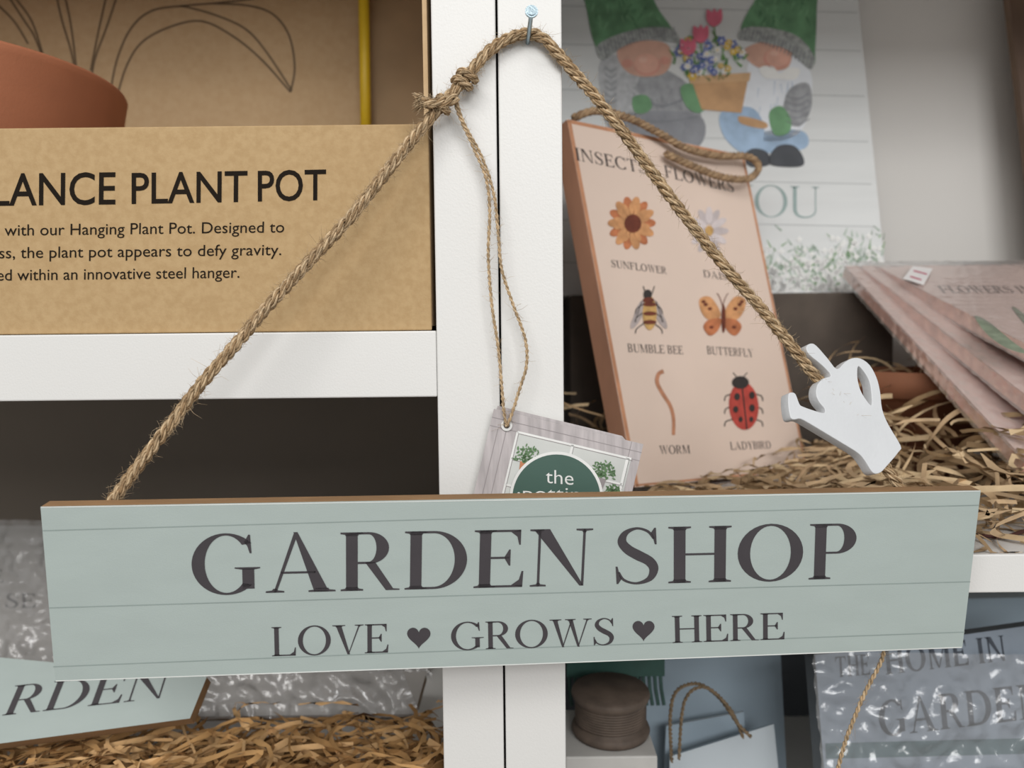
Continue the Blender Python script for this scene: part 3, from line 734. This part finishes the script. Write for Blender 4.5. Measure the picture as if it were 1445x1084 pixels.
le2=E('bubble_wrapped_sign'); p2,_=leaner(le2,'board',[(-150,948),(602,948),(585,1008),(-150,1016)],.565,.75,0,.014,wg,wge,wrapd=FILM,seed=9,amp=.006,bub=.001)
ge=E('garden_sign'); p3,_=leaner(ge,'board',[(-140,915),(292,955),(268,1014),(-140,1068)],.485,.80,0,.010,sage,mdf,.0005)
b=B(); place(b,p3,serif('GARDEN',.14,.035,.06),(-130,1025),(232,985),(-108,982),ink,3)
b.build('printed_lettering',ge)

# ================================================================ LOWER RIGHT
wb=M('blue_grey_board','#828c97',.6,.05,40,.1); wbe=M('blue_board_edge','#5f6468',.6)
we2=E('bubble_wrapped_sign'); p4,_=leaner(we2,'board',[(1150,925),(1560,868),(1560,1200),(1172,1200)],.52,.25,.08,.02,wb,wbe,wrapd=FILM2,seed=14,amp=.007,bub=.0005)
dti=M('blue_ink','#333a44',.5)
b=B(); place(b,p4,serif('HOME IN',.17,.07,.08),(1250,952),(1420,932),(1246,916),dti,3); place(b,p4,serif('THE',.17,.07,.08),(1180,956),(1228,952),(1178,927),dti,3); place(b,p4,serif('GARDEN',.17,.07,.08),(1242,1040),(1475,1012),(1238,990),dti,3)
strip(b,p4,[(1165,1060),(1560,1050)],22,M('teal_band','#3f5a5f',.5),2,False); b.build('faded_print',we2)
lb=M('light_blue_card','#93a3af',.6,.04,20); lb2=M('pale_card','#b3bbc0',.6,.03,20)
ce=E('paper_gift_bag')
p5,_=leaner(ce,'bag_back',[(905,900),(1100,890),(1118,1250),(905,1250)],.60,.2,0,.006,lb,lb2,.0005)
p6,_=leaner(ce,'bag_front',[(945,1068),(1092,1022),(1115,1250),(945,1250)],.56,.2,0,.004,lb2,lb,.0005)
p7,_=leaner(ce,'bag_fold',[(940,1025),(1050,1005),(1060,1250),(930,1250)],.58,.2,0,.004,lb,lb2,.0005)
b=B(); tw_=[M('bag_twine','#77654e',.9,.2,200,.3)]
rope(b,[P(948,1075,.545),P(946,1010,.54),P(955,975,.55),P(985,965,.56),P(1015,985,.56),P(1040,1020,.55),P(1060,1040,.55)],.0014,tw_,pitch=.007,strands=2,plies=1)
rope(b,[P(958,1072,.54),P(966,990,.55),P(995,970,.55),P(1030,1000,.555),P(1049,1042,.55)],.0013,tw_,pitch=.007,strands=2,plies=1)
b.build('twine_handles',ce,smooth=True)
gdk=M('dark_green_plastic','#2f5048',.5,.15,60); re=E('garden_brush')
b=B(); yq=.58
a0=P(800,956,yq);a1=P(938,950,yq)
b.box(a0.x,a1.x,yq,yq+.02,a0.z,a0.z+.02,gdk)
for i in range(17):
    x=a0.x+(a1.x-a0.x)*(i+.5)/17; z=a0.z+.001
    tube(b,[Vector((x,yq+.008,z)),Vector((x,yq+.002,z-.012)),Vector((x+.001,yq-.004,z-.022))],.0014,gdk,6)
b.build('head_and_bristles',re)
hb=M('grey_wood_handle','#6f665f',.6,.15,30); b=B()
b.box(a0.x+.02,a0.x+.034,yq+.0,yq+.019,zLowR+.001,a0.z,hb); b.build('post_handle',re)
b=B(); b.box(P(798,1060,.50).x,P(928,1060,.50).x,.50,.565,zLowR+.0005,P(860,1068,.50).z,M('white_box','#b0aeaa',.6)); b.build('small_box',None,bevel=.001)
zs=P(860,1068,.50).z+.0006; sc=P(862,1020,.53); b=B(); rs=.024
spm=M('brown_spool','#574a40',.7,.2,80,.3,300)
lathe(b,(sc.x,.532,0),[(0,zs),(rs*1.1,zs),(rs*1.15,zs+.003),(rs*1.1,zs+.006),(rs*.98,zs+.007),(rs*.98,zs+.023),(rs*1.1,zs+.025),(rs*1.15,zs+.028),(rs*1.1,zs+.031),(0,zs+.031)],spm,48)
for i in range(9):
    z=zs+.0085+i*.0018; tube(b,[Vector((sc.x+rs*math.cos(a*.2),.532+rs*math.sin(a*.2),z+a*.00005)) for a in range(33)],.0011,spm,6)
b.build('twine_spool',None,smooth=True)
e9=E('gift_box'); leaner(e9,'box',[(1330,846),(1500,842),(1500,1250),(1330,1250)],.66,.1,0,.03,lb,lb2)
b=B(); rope(b,[P(1248,915,F-.004),P(1243,935,F-.004),P(1222,975,F-.004),P(1205,1015,F-.005),P(1192,1050,F-.005),P(1180,1095,F-.005),P(1170,1130,F-.004)],.0012,jute,pitch=.007,strands=2,plies=1,hairs=80,hm=jh)
b.build('loose_twine',sign,smooth=True)
b=B(); red_=M('dark_red_twine','#4f2d26',.8); zt_=zR+.002
def PZ(px,py,z):
    r=ray(px,py); return CAM+r*((z-CAM.z)/r.z)
tube(b,resample([PZ(1372,752,zt_),PZ(1395,757,zt_),PZ(1420,757,zt_),PZ(1450,748,zt_)],.002),.0012,red_,6); b.build('red_twine',None,smooth=True)

# ================================================================ LIGHT, WORLD, CAMERA
def area(name,loc,tgt,sx,sy,en,col):
    l=bpy.data.lights.new(name,'AREA'); l.shape='RECTANGLE'; l.size=sx; l.size_y=sy; l.energy=en; l.color=col
    o=bpy.data.objects.new(name,l); bpy.context.collection.objects.link(o); o.location=loc
    o.rotation_euler=(Vector(tgt)-Vector(loc)).to_track_quat('-Z','Y').to_euler(); return o
area('ceiling_light_panel',(-.5,-1.0,2.55),(0,.45,1.35),1.2,.6,17.5,(1,.985,.96))
area('ceiling_light_panel',(.8,-2.3,2.5),(.1,.45,1.35),1.6,.8,43,(.99,.99,.985))
w=bpy.data.worlds.new('World'); bpy.context.scene.world=w; w.use_nodes=True
w.node_tree.nodes['Background'].inputs[0].default_value=(.875,.875,.875,1); w.node_tree.nodes['Background'].inputs[1].default_value=.55
cam=bpy.data.cameras.new('Camera'); co=bpy.data.objects.new('Camera',cam); bpy.context.collection.objects.link(co)
cam.sensor_width=36; cam.sensor_fit='HORIZONTAL'; cam.lens=FPX/W*36; cam.clip_start=.01
mt=Matrix((RT,UP,-Fw)).transposed().to_4x4(); mt.translation=CAM; co.matrix_world=mt
cam.dof.use_dof=True; cam.dof.focus_distance=.415; cam.dof.aperture_fstop=7
sc_=bpy.context.scene; sc_.camera=co
sc_.view_settings.view_transform='Standard'
